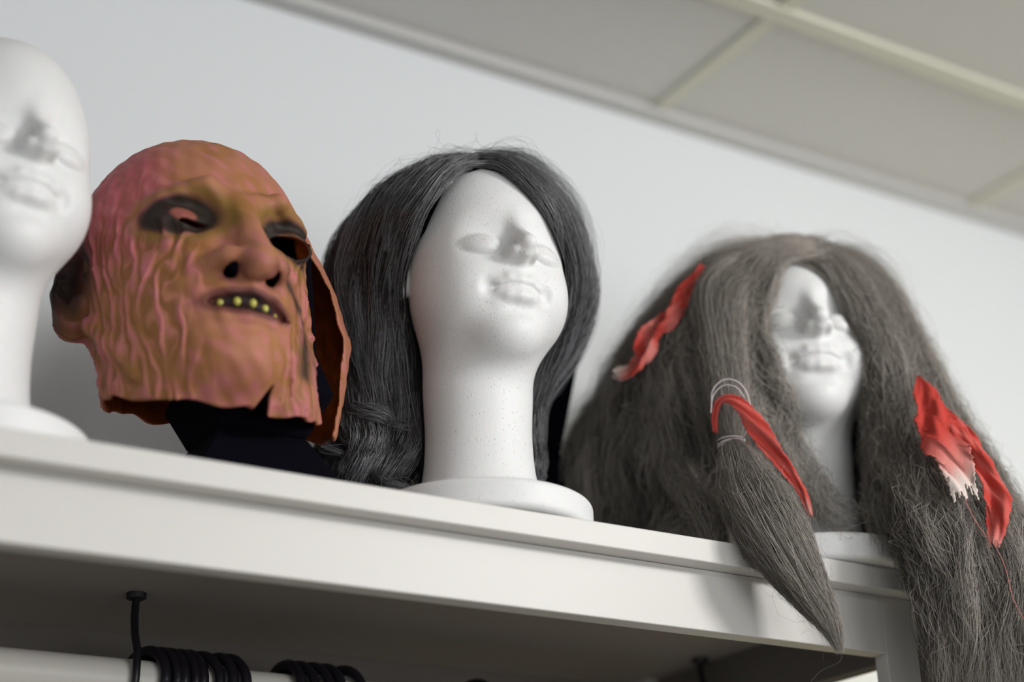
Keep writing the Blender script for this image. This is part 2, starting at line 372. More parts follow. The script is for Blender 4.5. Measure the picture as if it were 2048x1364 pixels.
# ------------------------------------------------------------------ polystyrene heads
def f_head(x, y, z, detail=True):
    ax = np.abs(x)
    sk = ell(x, y, z, (0, 0.9, 28.6), (7.5, 9.6, 9.7))
    fa = ell(x, y, z, (0, -2.6, 23.6), (6.7, 6.6, 8.9))
    d = smin(sk, fa, 2.5)
    d = smin(d, ell(ax, y, z, (3.6, -3.6, 21.6), (3.0, 4.6, 3.8)), 2.0)          # cheeks
    d = smin(d, ell(x, y, z, (0, -6.3, 17.3), (2.6, 2.6, 2.0)), 2.4)             # chin
    rn = np.sqrt(x*x+(y-0.3)**2); prof = 4.85+1.7*np.exp(-(z-2.4)/2.0)+0.25*sstep(z, 9, 15)
    neck = np.maximum(rn-prof, np.maximum(z-21, 0.5-z))
    d = smin(d, neck, 2.2)
    rd = np.sqrt(x*x+(y+0.2)**2)
    q = np.maximum(rd-9.3, 0); disc = np.sqrt(q*q+np.maximum(np.abs(z-1.35)-0.75, 0)**2)-0.6
    disc = np.where(rd < 9.3, np.abs(z-1.35)-1.35, disc)
    d = smin(d, disc, 0.25)
    if not detail: return d
    fr = (y < -2) & (z > 13) & (z < 34)
    if not fr.any(): return d
    d = d.copy() if isinstance(d, np.ndarray) else d
    X, Y, Z, A = x[fr], y[fr], z[fr], ax[fr]; e = d[fr]
    # shallow sockets, closed lids
    e = smax(e, -ell(A, Y, Z, (3.3, -9.9, 26.0), (2.6, 1.5, 1.5)), 2.4)
    Ye = Y-.5*(A-3.3)
    e = smin(e, ell(A, Ye, Z, (3.4, -7.0, 25.0), (2.1, 1.75, 1.4)), 0.22)
    e = smin(e, ell(A, Ye, Z, (3.4, -7.2, 24.6), (1.85, 1.7, 1.0)), 0.1)
    # nose
    e = smin(e, chain(X, Y, Z, [(0, -8.1, 28.4), (0, -9.4, 26.2), (0, -11.1, 24.5)], [0.45, 0.55, 0.78]), 1.1)
    e = smin(e, ell(A, Y, Z, (0.95, -9.7, 23.9), (0.62, 1.2, 0.62)), 0.7)
    e = smin(e, cap(X, Y, Z, (0, -10.6, 23.7), (0, -8.8, 23.1), .5, .5), 0.6)
    # muzzle, lips
    e = smin(e, ell(X, Y, Z, (0, -6.8, 21.1), (3.0, 2.6, 2.6)), 1.0)
    e = smin(e, chain(X, Y, Z, [(-2.2, -8.3, 20.9), (-1.0, -9.1, 21.6), (0, -9.25, 21.55), (1.0, -9.1, 21.6), (2.2, -8.3, 20.9)], [.15, .42, .42, .42, .15]), 0.6)
    e = smin(e, chain(X, Y, Z, [(-2.3, -8.15, 20.7), (-1.0, -8.85, 20.1), (0, -9.0, 20.0), (1.0, -8.85, 20.1), (2.3, -8.15, 20.7)], [.15, .5, .56, .5, .15]), 0.6)
    e = smax(e, -chain(A, Y, Z, [(0, -9.75, 20.95), (1.1, -9.5, 20.95), (2.3, -8.65, 20.75)], [.12, .11, .08]), 0.3)
    e = smax(e, -ell(A, Y, Z, (2.9, -8.9, 20.7), (.3, .5, .5)), 0.9)
    e = smax(e, -ell(X, Y, Z, (0, -9.7, 18.9), (1.7, .8, .4)), 0.9)
    d[fr] = e
    m = (np.abs(y) < 5) & (z > 19) & (z < 31) & (ax > 5)
    if m.any():
        A, Y, Z = ax[m], y[m], z[m]; e = d[m]
        t = (Y-0.6)*0.25
        e = smin(e, ell(A-t*0, Y+0.18*(Z-25), Z, (7.45, 0.9, 25), (0.8, 1.6, 2.9)), 0.4)
        e = smax(e, -ell(A, Y+0.18*(Z-25), Z, (8.0, 0.7, 25.3), (0.6, 0.8, 1.7)), 0.3)
        d[m] = e
    return d
HV, HF = surface_nets(f_head, (-11, -12.5, -0.3), (11, 12, 39.2), 0.14)
head_me = mesh_np('foam_head', HV/100, HF, M_FOAM)
HEADS = {'L': ((-0.466, 0.115), 9), 'C': ((-0.012, 0.095), -5.5), 'R': ((0.366, 0.085), -26)}
HL = {'L': 'bald white polystyrene head without any wig, standing left of the rubber mask',
      'C': 'white polystyrene head wearing the shiny charcoal wig, its round base overhanging the shelf edge',
      'R': 'white polystyrene head almost buried in the long matted taupe wig'}
for k, (ax_, rz) in HEADS.items():
    o = link('foam_head', head_me, None, (ax_[0], ax_[1], Z0+0.0005)); o.rotation_euler = (0, 0, math.radians(rz)); tag(o, HL[k], 'mannequin head')

# ------------------------------------------------------------------ black folded display stands
def stand(loc, rz, prof, label):
    """faceted hourglass of black card: base pyramid, waist, flaring block, chamfered top"""
    root = empty('display_stand', (loc[0], loc[1], Z0), label, 'display stand', None, math.radians(rz))
    def frustum(name, levels):
        V = []; F = []
        for hw, hd, z in levels: V += [(-hw, -hd, z), (hw, -hd, z), (hw, hd, z), (-hw, hd, z)]
        for i in range(len(levels)-1):
            for j in range(4):
                k = (j+1) % 4; F.append((i*4+j, i*4+k, i*4+4+k, i*4+4+j))
        F.append((3, 2, 1, 0)); n = (len(levels)-1)*4; F.append((n, n+1, n+2, n+3))
        o = link(name, mesh_mixed(name, V, F, M_CARD, False), root)
        b = o.modifiers.new('b', 'BEVEL'); b.width = 0.0012; b.segments = 1
        return o
    base, top = prof
    frustum('base', base); frustum('head_block', top)
    return root
stand((-0.226, 0.125), 0, ([(0.074, 0.074, 0.0), (0.039, 0.039, 0.064)], [(0.039, 0.039, 0.0643), (0.056, 0.056, 0.102), (0.044, 0.044, 0.14), (0.038, 0.038, 0.25)]),
      'black folded card display stand holding up the wrinkled rubber mask')
stand((0.130, 0.305), 0, ([(0.088, 0.088, 0.0), (0.050, 0.050, 0.165)], [(0.050, 0.050, 0.1653), (0.071, 0.071, 0.295), (0.060, 0.060, 0.325)]),
      'black folded card display stand at the back, behind the charcoal wig')

# ------------------------------------------------------------------ rubber mask
MA = np.array([-0.268, 0.13])
def lowwarp(x, y, z):
    return sstep(x, 3, 9)*sstep(y, -6, 0)*(4.0*sstep(z, 29, 20)+1.3*sstep(z, 22, 17)*sstep(z, 4, 11))
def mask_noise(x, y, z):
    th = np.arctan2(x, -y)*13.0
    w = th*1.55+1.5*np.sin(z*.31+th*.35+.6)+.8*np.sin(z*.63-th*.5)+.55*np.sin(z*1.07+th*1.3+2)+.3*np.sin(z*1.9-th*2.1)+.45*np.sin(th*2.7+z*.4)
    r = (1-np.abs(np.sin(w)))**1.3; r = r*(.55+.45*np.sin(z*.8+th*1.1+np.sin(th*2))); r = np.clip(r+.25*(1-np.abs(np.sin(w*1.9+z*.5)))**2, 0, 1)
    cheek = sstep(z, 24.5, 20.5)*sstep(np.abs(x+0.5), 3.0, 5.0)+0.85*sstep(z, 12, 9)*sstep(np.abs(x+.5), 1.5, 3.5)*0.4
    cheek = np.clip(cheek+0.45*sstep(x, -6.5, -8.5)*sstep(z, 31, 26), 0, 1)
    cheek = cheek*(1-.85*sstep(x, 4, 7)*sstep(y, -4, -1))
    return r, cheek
def f_mask_outer(x, y, z):
    X = x-lowwarp(x, y, z); Y = y
    X = X+1.0*sstep(x, 3, 7)*sstep(y, -4, -8)*sstep(z, 22, 17)
    d = ell(X, Y, z, (-1.0, 2.0, 23.2), (10.3, 11.0, 11.6))
    d = smin(d, ell(X, Y, z, (-.6, -3.2, 15.5), (8.3, 8.4, 9.5)), 3)
    tubed = (np.sqrt(((X+.2)/7.9)**2+((Y-.3)/9.2)**2)-1)*7.9; tubed = np.maximum(tubed, z-17)
    d = smin(d, tubed, 3.0)
    d = smin(d, ell(X, Y, z, (5.6, -5.3, 8.5), (3.4, 3.6, 6.5)), 2.2)
    d = smin(d, ell(X, Y, z, (-.5, -8.6, 10.2), (3.4, 3.4, 3.0)), 2.2)                     # chin
    A = np.abs(x+.5)
    d = smin(d, chain(A, y, z, [(.6, -9.4, 24.3), (3.4, -9.4, 25.4), (6.2, -7.2, 24.3)], [.5, .6, .4], .5), 2.2)   # brow
    d = smax(d, -ell(A, y, z, (4.7, -10.4, 22.6), (2.6, 2.4, 1.5)), 1.4)
    d = smin(d, ell(A, y, z, (4.9, -7.3, 22.3), (2.2, 1.7, 1.3)), .7)                       # lids
    d = smin(d, chain(x, y, z, [(-.5, -9.6, 24.0), (-.5, -11.6, 20.2), (-.3, -13.4, 17.3)], [.9, 1.05, 1.5], .4), 1.3)
    d = smin(d, ell(A, y, z, (1.9, -11.3, 17.7), (1.5, 1.9, 1.3)), .8)
    d = smin(d, ell(X, y, z, (-.6, -8.6, 14.6), (4.3, 3.0, 2.6)), 1.5)
    d = smin(d, chain(A, y, z, [(0, -11.9, 15.4), (2.0, -11.3, 15.3), (4.1, -9.4, 14.2)], [.55, .5, .3], .3), .6)   # upper lip
    d = smin(d, chain(A, y, z, [(0, -11.7, 13.1), (2.0, -11.1, 13.1), (4.0, -9.4, 13.6)], [.55, .5, .3], .3), .6)   # lower lip
    d = smax(d, -chain(A, y, z, [(0, -12.3, 14.25), (2.0, -11.7, 14.2), (4.0, -10.0, 13.9)], [.5, .48, .2], .2), .35)
    # left ear
    d = smin(d, ell(x, y+.2*(z-19), z, (-10.3, 3.4, 19.2), (2.3, 2.4, 4.0)), .9)
    d = smax(d, -ell(x, y+.2*(z-19), z, (-11.6, 2.0, 19.9), (1.5, 1.2, 2.3)), .5)
    # sagging fold at the jaw, temple creases
    d = smin(d, chain(x, y, z, [(-9.6, 1.5, 15.5), (-8.8, -2.6, 12.6), (-7.4, -5.4, 9.0)], [.6, .7, .4], .4), 1.0)
    r, ck = mask_noise(x, y, z)
    d = d-0.34*(r-.4)*ck
    d = d-0.06*np.sin(x*1.9+np.sin(z*1.3))*np.sin(z*2.3+x*.8)-.05*np.sin(x*3.1+z*1.1)*np.sin(y*2.7)
    return d
def f_mask(x, y, z):
    o = f_mask_outer(x, y, z); d = np.maximum(o, -(o+0.34))
    zc = 8.6+.27*y+.22*np.sin(x*1.3)+.15*np.sin(y*1.9+x)+0.9*sstep(x, 6, 10)*sstep(y, 0, -6)-0.2*sstep(x, 3, 7)*sstep(y, -3, 2)
    d = smax(d, zc-z, .12)
    wedge = np.maximum(np.abs(x-1.7-.25*(z-5))-np.maximum(8.6-z, -0.5)*.33, np.maximum(y+3, z-8.6)); d = smax(d, -wedge, .12)
    th = np.degrees(np.arctan2(x, -y-.5)); slot = np.maximum(np.maximum((61-.35*(z-16))-th, th-(84-.25*(z-16)))*.17, z-23.8+2.6*sstep(th, 68, 92))
    d = smax(d, -slot, .15)
    A = np.abs(x+.5)
    d = smax(d, -ell(x, y, z, (4.3, -9.0, 22.0), (2.0, 3.4, .85)), .25)                     # open right eye
    d = smax(d, -ell(x, y, z, (-4.6, -9.4, 21.95), (1.3, 3.2, .26)), .15)                   # slit left eye
    d = smax(d, -ell(A, y, z, (1.75, -11.9, 16.7), (.58, 1.5, .55)), .25)                    # nostrils
    return d
MV, MF = surface_nets(f_mask, (-13.5, -15.6, 3.5), (17.5, 14.2, 35.6), 0.155, band=1.0)
x, y, z = MV.T
inner = f_mask_outer(x, y, z) < -0.2
r_, ck_ = mask_noise(x, y, z)
c3 = lambda a: np.array(srgb(*a)[:3])
n1 = np.sin(x*.9+1.3*np.sin(z*.5))*np.sin(z*.7+.8*np.sin(y*.6)+1)*.5+.5
n2 = np.sin(x*2.3+z*1.1+np.sin(y*1.7))*np.sin(z*2.1-y*1.3)*.5+.5
col = c3((184, 122, 94))[None]*np.ones((len(MV), 1))
def blend(c, w): 
    global col
    w = np.clip(w, 0, 1)[:, None]; col = col*(1-w)+c3(c)[None]*w
blend((168, 116, 62), .60*sstep(n1, .45, .8))
blend((182, 90, 104), .85*sstep(-x, 5.0, 8.0)*sstep(z, 17, 22))
blend((200, 122, 122), .55*sstep(n2, .55, .9))
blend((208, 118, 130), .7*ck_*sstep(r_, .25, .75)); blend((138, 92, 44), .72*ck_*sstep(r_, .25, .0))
blend((150, 110, 48), .7*np.exp(-((x+6.4)**2+(y+5.5)**2)/5-((z-9.3)/1.8)**2))
blend((196, 112, 120), .5*sstep(z, 8.6, 7)*sstep(n2, .2, .6))
blend((150, 104, 54), .6*sstep(np.abs(x+.5), 6.0, 3.4)*sstep(z, 26.5, 22)*sstep(z, 20, 24)*sstep(y, -6, -8))
A = np.abs(x+.5)
er = np.sqrt(((A-4.9)/3.2)**2+((z-22.6)/1.95)**2); ey = sstep(y, -4, -6)
blend((132, 112, 40), .6*np.exp(-((er-1.15)/.22)**2)*ey)
blend((34, 30, 26), .97*sstep(er, 1.08, .80)*sstep(er, .22, .42)*ey)
blend((150, 80, 76), .8*sstep(er, .42, .2)*ey*(x < 0)); blend((60, 40, 32), .8*sstep(er, .6, .3)*ey*(x > 0))
ea = sstep(-x, 9.6, 10.9)*np.exp(-((z-19.4)/3.6)**4)*sstep(y, -1.5, 0)
blend((26, 22, 20), .96*ea); blend((120, 84, 40), .5*ea*sstep(n2, .6, .9)*sstep(y, 1.5, .5))
mr = np.sqrt((A/4.5)**2+((z-14.2+.045*A*A*.3)/1.35)**2); my = sstep(y, -7.5, -9)
blend((112, 62, 58), .9*sstep(mr, 1.05, .8)*my); blend((36, 22, 26), .95*sstep(mr, .75, .45)*my)
blend((92, 40, 34), .75*np.exp(-(((A-1.75)/1.1)**2+((z-16.6)/.8)**2))*sstep(y, -10, -11))
# dark painted crease running down the right cheek from beside the nose
sx = 2.8+3.4*sstep(z, 18.2, 14.5)-.2*sstep(z, 14, 10)
st = np.exp(-((x-sx)/.85)**2)*sstep(z, 18.8, 17.6)*sstep(z, 9.4, 10.4)*sstep(y, -3, -5)
blend((44, 36, 30), .9*st)
blend((60, 50, 44), .7*np.exp(-((x-8.0)/.6)**2-((z-12)/2.2)**2)*sstep(y, 0, -5))
blend((120, 62, 40), .35*sstep(z, 9.8, 8.6)*np.exp(-((x+.5)/2.4)**2))
col = col*.86
inn = c3((158, 74, 26))[None]*(0.75+.5*n2[:, None]*0.6)
col = np.where(inner[:, None], inn, col)
mask = empty('rubber_mask', (MA[0], MA[1], Z0), 'bald wrinkled pink rubber monster mask with yellow teeth, draped on a black stand', 'mask')
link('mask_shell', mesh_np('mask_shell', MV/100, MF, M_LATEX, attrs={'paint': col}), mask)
M_TOOTH = mat('yellowed_plastic_tooth', srgb(190, 182, 84), 0.35, 0.5, noise=(300, .12))
for i, a in enumerate((-3.35, -2.15, -1.0, .3, 1.5, 2.6, 3.4)):
    yy = -11.75+.19*a*a*1.0; zz = 14.35-.035*a*a
    V, F = [], []
    n, mrow = 10, 7
    for r in range(mrow):
        ph = -math.pi/2+math.pi*r/(mrow-1)
        for j in range(n):
            t = 2*math.pi*j/n
            V.append(((a-.5+.33*math.cos(ph)*math.cos(t))/100, (yy+.3*math.cos(ph)*math.sin(t))/100, (zz+.42*math.sin(ph)*(1 if ph < 0 else .8))/100))
    for r in range(mrow-1):
        for j in range(n):
            k = (j+1) % n; F.append((r*n+j, r*n+k, r*n+n+k, r*n+n+j))
    o = link('tooth', mesh_np('tooth', V, F, M_TOOTH), mask)
    if i == 0: tag(o, 'small yellow tooth')

# ------------------------------------------------------------------ wigs
def resample(P, n):
    P = np.asarray(P, float); m = len(P); t = np.linspace(0, m-1, n); out = np.zeros((n, 3))
    Q = np.vstack([2*P[0]-P[1], P, 2*P[-1]-P[-2]])
    i = np.minimum(t.astype(int), m-2); f = (t-i)[:, None]
    p0, p1, p2, p3 = Q[i], Q[i+1], Q[i+2], Q[i+3]
    out = .5*((2*p1)+(-p0+p2)*f+(2*p0-5*p1+4*p2-p3)*f*f+(-p0+3*p1-3*p2+p3)*f**3)
    seg = np.r_[0, np.cumsum(np.linalg.norm(np.diff(out, axis=0), axis=1))]; s = np.linspace(0, seg[-1], n)
    return np.stack([np.interp(s, seg, out[:, k]) for k in range(3)], 1)

def field(guides, T=30):
    G = np.stack([resample(g, T) for g in guides])       # (rows, T, 3)
    R = len(G); Gp = np.concatenate([2*G[:1]-G[1:2], G, 2*G[-1:]-G[-2:-1]])
    def ev(u):                                            # u in [0,1] array -> (n,T,3)
        s = np.clip(u, 0, 1)*(R-1); i = np.minimum(s.astype(int), R-2); f = (s-i)[:, None, None]
        p0, p1, p2, p3 = Gp[i], Gp[i+1], Gp[i+2], Gp[i+3]
        return .5*((2*p1)+(-p0+p2)*f+(2*p0-5*p1+4*p2-p3)*f*f+(-p0+3*p1-3*p2+p3)*f**3)
    return ev

def strands_mesh(name, P, rad, tone, mt, taper=True):
    """P (n,T,3) cm; three-sided tubes"""
    n, T, _ = P.shape; D = np.gradient(P, axis=1); D /= np.linalg.norm(D, axis=2, keepdims=True)+1e-9
    a = np.array([.3, .2, .93]); N = np.cross(D, np.array([.25, 1.0, .15])); N /= np.linalg.norm(N, axis=2, keepdims=True)+1e-6; B = np.cross(D, N)
    rr = np.broadcast_to(np.asarray(rad)[:, None], (n, T)).copy()
    if taper:
        t = np.linspace(0, 1, T); rr *= np.clip((1-t)*6+.25, 0, 1)[None]
    V = np.stack([P+rr[..., None]*(math.cos(q)*N+math.sin(q)*B) for q in (0.3, 2.4, 4.5)], 2)      # n,T,3,3
    base = (np.arange(n)[:, None, None]*T+np.arange(T-1)[None, :, None])*3
    j = np.arange(3)[None, None]; k = (j+1) % 3
    F = np.stack([base+j, base+k, base+3+k, base+3+j], -1).reshape(-1, 4)
    return mesh_np(name, V.reshape(-1, 3)/100, F, mt, attrs={'tone': np.repeat(np.clip(tone, 0, 1).reshape(n, -1) if tone.ndim == 2 else np.repeat(tone[:, None], T, 1), 3, axis=1).ravel()})

class Frame:
    """frame standing on a head's axis: a = to the side, b = away, z = up (cm)"""
    def __init__(s, axis, v, hrot):
        s.ax = np.array(axis)*100; s.v = v; s.h = math.radians(hrot); s.c, s.s = math.cos(v), math.sin(v)
    def world(s, P): return np.stack([s.ax[0]+P[..., 0]*s.c+P[..., 1]*s.s, s.ax[1]-P[..., 0]*s.s+P[..., 1]*s.c, P[..., 2]], -1)
    def back(s, W): 
        dx, dy = W[..., 0]-s.ax[0], W[..., 1]-s.ax[1]; return np.stack([dx*s.c-dy*s.s, dx*s.s+dy*s.c, W[..., 2]], -1)
    def headxy(s, P):
        W = s.world(P); dx, dy = W[..., 0]-s.ax[0], W[..., 1]-s.ax[1]; c, q = math.cos(-s.h), math.sin(-s.h)
        return np.stack([dx*c-dy*q, dx*q+dy*c, W[..., 2]], -1)
    def fromhead(s, H):
        c, q = math.cos(s.h), math.sin(s.h); dx = H[..., 0]*c-H[..., 1]*q; dy = H[..., 0]*q+H[..., 1]*c
        return s.back(np.stack([dx+s.ax[0], dy+s.ax[1], H[..., 2]], -1))

def collide(P, fr, clear=.25, it=3, shelf=True, wall=True):
    """keep hair outside the head it sits on, on top of the shelf, in front of the rack front"""
    sh = P.shape; Q = P.reshape(-1, 3)
    for _ in range(it):
        H = fr.headxy(Q); f = lambda h: f_head(h[:, 0], h[:, 1], h[:, 2], False)
        cl = np.full(len(H), clear) if np.isscalar(clear) else clear.reshape(-1)
        d = f(H); m = d < cl
        if not m.any(): break
        h = H[m]; e = .05; g = np.stack([f(h+e*np.eye(3)[i])-f(h-e*np.eye(3)[i]) for i in range(3)], 1)/(2*e)
        g /= np.linalg.norm(g, axis=1, keepdims=True)+1e-6
        h = h+(cl[m]-d[m])[:, None]*g; Q = Q.copy(); Q[m] = fr.fromhead(h)
    if shelf:
        Wd = fr.world(Q); on = (Wd[:, 1] > -.4) & (Wd[:, 0] < 45.5)
        low = on & (Wd[:, 2] < .25)
        near = low & (Wd[:, 1] < 6) & (Wd[:, 2] < -1.2)          # hangs over the front edge
        Wd[near, 1] = -.45-.3*np.random.RandomState(1).rand(near.sum())
        Wd[low & ~near, 2] = .25+.5*np.random.RandomState(2).rand((low & ~near).sum())
        Wd[:, 1] = np.minimum(Wd[:, 1], 46.5)
        Q = fr.back(Wd)
    return Q.reshape(sh)

def grow(ev, fr, n, nclump, seed, layer=(0, 1.4), clump=.7, frizz=.12, wave=.25, curl=None, T=30, urange=(0, 1), spread=.02, clear=.3, cut=.06, tone0=.45, tvar=.24):
    rg = np.random.RandomState(seed); cu = urange[0]+(urange[1]-urange[0])*(np.arange(nclump)+rg.rand(nclump))/nclump
    ci = rg.randint(0, nclump, n); u0 = cu[ci]; u = np.clip(u0+rg.randn(n)*spread, urange[0], urange[1])
    A, C = ev(u), ev(u0); t = np.linspace(0, 1, T)[None, :, None]
    w = clump*sstep(t, .05, .6)
    P = A*(1-w)+C*w
    c0 = np.array([0, 1.5, 0.]); O = P.copy(); O[..., 2] = 0; O[..., :2] -= np.array([0, 1.5]); top = sstep(P[..., 2:3], 30, 39)
    O = O/(np.linalg.norm(O, axis=2, keepdims=True)+1e-6)*(1-top); O[..., 2:3] += top
    lay = (layer[0]+(layer[1]-layer[0])*rg.rand(n)**1.0)[:, None, None]; cl_l = rg.rand(nclump)[ci][:, None, None]
    lay = lay*(1-.45*top)
    P = P+O*(lay*(.45+.55*sstep(t, 0, .3))+.9*(cl_l-.4)*sstep(t, .05, .5))
    ph = rg.rand(nclump, 6)*6.28; p = ph[ci]; s = t*40
    P = P+wave*sstep(t, .1, .6)*np.concatenate([np.sin(s*.35+p[:, 0, None, None])+.5*np.sin(s*.8+p[:, 1, None, None]), np.sin(s*.3+p[:, 2, None, None]), .3*np.sin(s*.5+p[:, 3, None, None])], 2)
    q = rg.rand(n, 6)*6.28; fz = frizz*(rg.gamma(1.5, .67, n))[:, None, None]
    P = P+fz*sstep(t, .03, .35)*np.concatenate([np.sin(s*.9+q[:, 0, None, None])+.6*np.sin(s*2.1+q[:, 1, None, None]), np.sin(s*1.1+q[:, 2, None, None])+.5*np.sin(s*1.9+q[:, 5, None, None]), np.sin(s*.8+q[:, 3, None, None])], 2)
    P = P+(rg.randn(n, 3)*.22)[:, None, :]*sstep(t, 0, .2)
    P = P+(rg.randn(n)*.9)[:, None, None]*np.array([1., 0, 0])*(1-sstep(t, 0, .12))+(rg.rand(n)*-.5)[:, None, None]*np.array([0, 0, 1.])*(1-sstep(t, 0, .1))
    if curl is not None: P = curl(P, t, u, p, rg)
    # uneven lengths
    L = 1-cut*rg.rand(n)**2; tt = np.linspace(0, 1, T)[None]*L[:, None]*(T-1); i = np.minimum(tt.astype(int), T-2); f = (tt-i)[..., None]
    P = P[np.arange(n)[:, None], i]*(1-f)+P[np.arange(n)[:, None], i+1]*f
    P = collide(P, fr, clear+.0)
    tone = np.clip(tone0+.6*(cl_l[:, :, 0]-.5)+tvar*rg.randn(n, 1)+.26*np.sin(s[..., 0]*.25+p[:, 4, None]), 0, 1)
    return P, tone

def lock(path, radii, n, seed, T=26, frizz=.1, tipcut=.35, wave=.0):
    rg = np.random.RandomState(seed); C = resample(path, T); t = np.linspace(0, 1, T)
    R = np.interp(t, np.linspace(0, 1, len(radii)), radii); D = np.gradient(C, axis=0); D /= np.linalg.norm(D, axis=1)[:, None]
    N = np.cross(D, [0, 1, .1]); N /= np.linalg.norm(N, axis=1)[:, None]; B = np.cross(D, N)
    a = rg.rand(n)*6.28; r = np.sqrt(rg.rand(n)); ro = rg.randn(n)*.5
    ang = a[:, None]+ro[:, None]*t[None]
    P = C[None]+(r[:, None]*R[None])[..., None]*(np.cos(ang)[..., None]*N[None]+np.sin(ang)[..., None]*B[None])
    q = rg.rand(n, 4)*6.28; s = t[None]*22
    P = P+frizz*rg.gamma(1.5, .67, n)[:, None, None]*np.stack([np.sin(s*1.1+q[:, 0, None])+.5*np.sin(s*2.3+q[:, 3, None]), np.sin(s*.9+q[:, 1, None]), np.sin(s*1.3+q[:, 2, None])], -1)*sstep(t, 0, .2)[None, :, None]
    L = 1-tipcut*rg.rand(n)**1.5; tt = t[None]*L[:, None]*(T-1); i = np.minimum(tt.astype(int), T-2); f = (tt-i)[..., None]
    P = P[np.arange(n)[:, None], i]*(1-f)+P[np.arange(n)[:, None], i+1]*f
    tone = np.clip(.5+.2*rg.randn(n, 1)+.15*np.sin(3*a[:, None]+t[None]*4), 0, 1)
    return P, tone

def sheet(ev, fr, off, mt, name, T=30, nu=120, push=.2, urange=(0, 1), tmax=1.0):
    u = np.linspace(urange[0], urange[1], nu); P = ev(u)[:, :int(T*tmax)]; T = P.shape[1]
    O = P.copy(); O[..., 2] = 0; O[..., 1] -= 1.5; top = sstep(P[..., 2:3], 30, 38); O = O/(np.linalg.norm(O, axis=2, keepdims=True)+1e-6)*(1-top); O[..., 2:3] += top
    P = P+off*O; P = collide(P, fr, push)
    i = np.arange(nu-1)[:, None]*T+np.arange(T-1)[None]; F = np.stack([i, i+T, i+T+1, i+1], -1).reshape(-1, 4)
    return P, F

def to_local(P, fr): 
    """frame cm -> world cm relative to the wig's root (head axis on the shelf)"""
    Wd = fr.world(P); return Wd-np.array([fr.ax[0], fr.ax[1], 0])

def add_strands(name, fr, P, tone, rad, mt, parent, lab=None):
    o = link(name, strands_mesh(name, to_local(P, fr), rad, tone, mt), parent)
    if lab: o['label'] = lab
    return o

# --- charcoal wig
FC = Frame(HEADS['C'][0], math.radians(30), HEADS['C'][1])
GC = [
   [(1.1, -7.0, 34.7), (-2.1, -8.5, 32.9), (-4.1, -9, 29.5), (-5.5, -7.5, 27.5), (-6.3, -5, 25.5), (-6.6, -3, 22.3), (-6.2, -1, 19.2), (-5.9, 0, 15.6), (-5.7, 0, 11.1), (-5.9, 0, 7.2), (-6.8, 0, 3.1)],
   [(1.6, -4, 37.6), (-3.0, -6.3, 35.4), (-6.5, -7, 31.2), (-8.2, -6, 27.6), (-8.9, -5, 23.5), (-8.7, -4, 19.4), (-8.3, -3, 15.4), (-7.7, -2, 11.8), (-7.6, -2, 8.0), (-9.0, -1, 3.1)],
   [(1.6, 0, 39.2), (-3.9, -1, 38.0), (-8.2, -2, 35.0), (-11.0, -2, 30.8), (-12.2, -2, 26.0), (-11.6, -2, 20.9), (-11.1, -2, 16.3), (-10.8, -3, 12.5), (-10.2, -3, 8.6), (-11.0, -2, 3.7)],
   [(1.3, 3, 39.4), (-3.5, 4, 39.2), (-8.6, 4, 37.0), (-12.3, 4, 33.0), (-14.0, 4, 28.0), (-14.1, 4, 23.0), (-13.7, 4, 18.0), (-13.8, 3, 13.5), (-12.9, 2, 9.5), (-12.3, 1, 4.3)],
   [(1.8, 6, 39.0), (-2.6, 9, 38.4), (-7.0, 11, 35.4), (-10.0, 12, 31.5), (-12.0, 12, 27.0), (-12.4, 12, 22.2), (-12.2, 11, 17.3), (-12.3, 9.5, 11.5), (-12.4, 7, 4.2)],
   [(2.4, 8, 38.2), (2.4, 11.5, 35.5), (1.8, 13, 31.5), (1.5, 13.5, 27.0), (1.4, 13.5, 21.1), (1.2, 13, 14.9), (1.1, 12, 9.0), (1.0, 10.5, 2.3)],
   [(1.8, 4, 38.8), (5.2, 7, 37.8), (8.1, 9, 35.6), (9.9, 10, 31.4), (10.5, 10, 26.6), (10.3, 10, 22.0), (9.6, 10, 17.0), (8.6, 10, 12.1), (7.5, 10, 7.8), (7.7, 10, 2.3)],
   [(0.2, 0, 39.2), (4.7, 1, 38.8), (7.9, 2, 36.8), (10.2, 3, 33.7), (11.2, 4, 29.7), (11.2, 5, 25.8), (10.3, 6, 21.4), (9.5, 7, 17.0), (8.1, 8, 12.8), (7.8, 8, 7.7), (8.6, 8, 3.1)],
   [(-.4, -4, 37.5), (3.8, -5.0, 36.1), (6.6, -4, 34.0), (8.5, -2, 32.0), (9.7, 0, 28.7), (9.9, 2, 25.4), (9.6, 4, 22.0), (8.9, 5.5, 17.5), (7.9, 7, 13.0), (7.3, 7, 8.3), (8.1, 7, 3.3)],
   [(-.5, -7.0, 34.7), (2.6, -7.4, 33.3), (5.0, -7, 31.6), (6.9, -6, 29.7), (8.1, -3.5, 27.5), (8.8, -1, 25.1), (9.0, 1, 21.8), (8.3, 3, 18.0), (6.9, 5, 13.8), (6.6, 6, 9.1), (7.0, 6, 3.1)]]
GC = [[(a, b+(3.2 if i in (1, 2) else 2.0 if i == 3 else 1.2 if i == 0 else 0)*max(0, min(1, (31-z)/8)), z) for a, b, z in g] for i, g in enumerate(GC)]
GC = [[(a*(1-.36*max(0, min(1, (24-z)/7))) if a > 4 else a, b, z) for a, b, z in g] for g in GC]
GC = [[(a*(.9 if a > 4 else (.97 if a < -4 else 1)), b, z) for a, b, z in g] for g in GC]
GC = [[(a, b, z-.9*max(0, min(1, (z-34)/4))) for a, b, z in g] for g in GC]
evC = field(GC)
wigC = empty('charcoal_wig', (HEADS['C'][0][0], HEADS['C'][0][1], Z0), 'shiny charcoal wavy wig with a centre parting, worn by the middle foam head', 'wig')
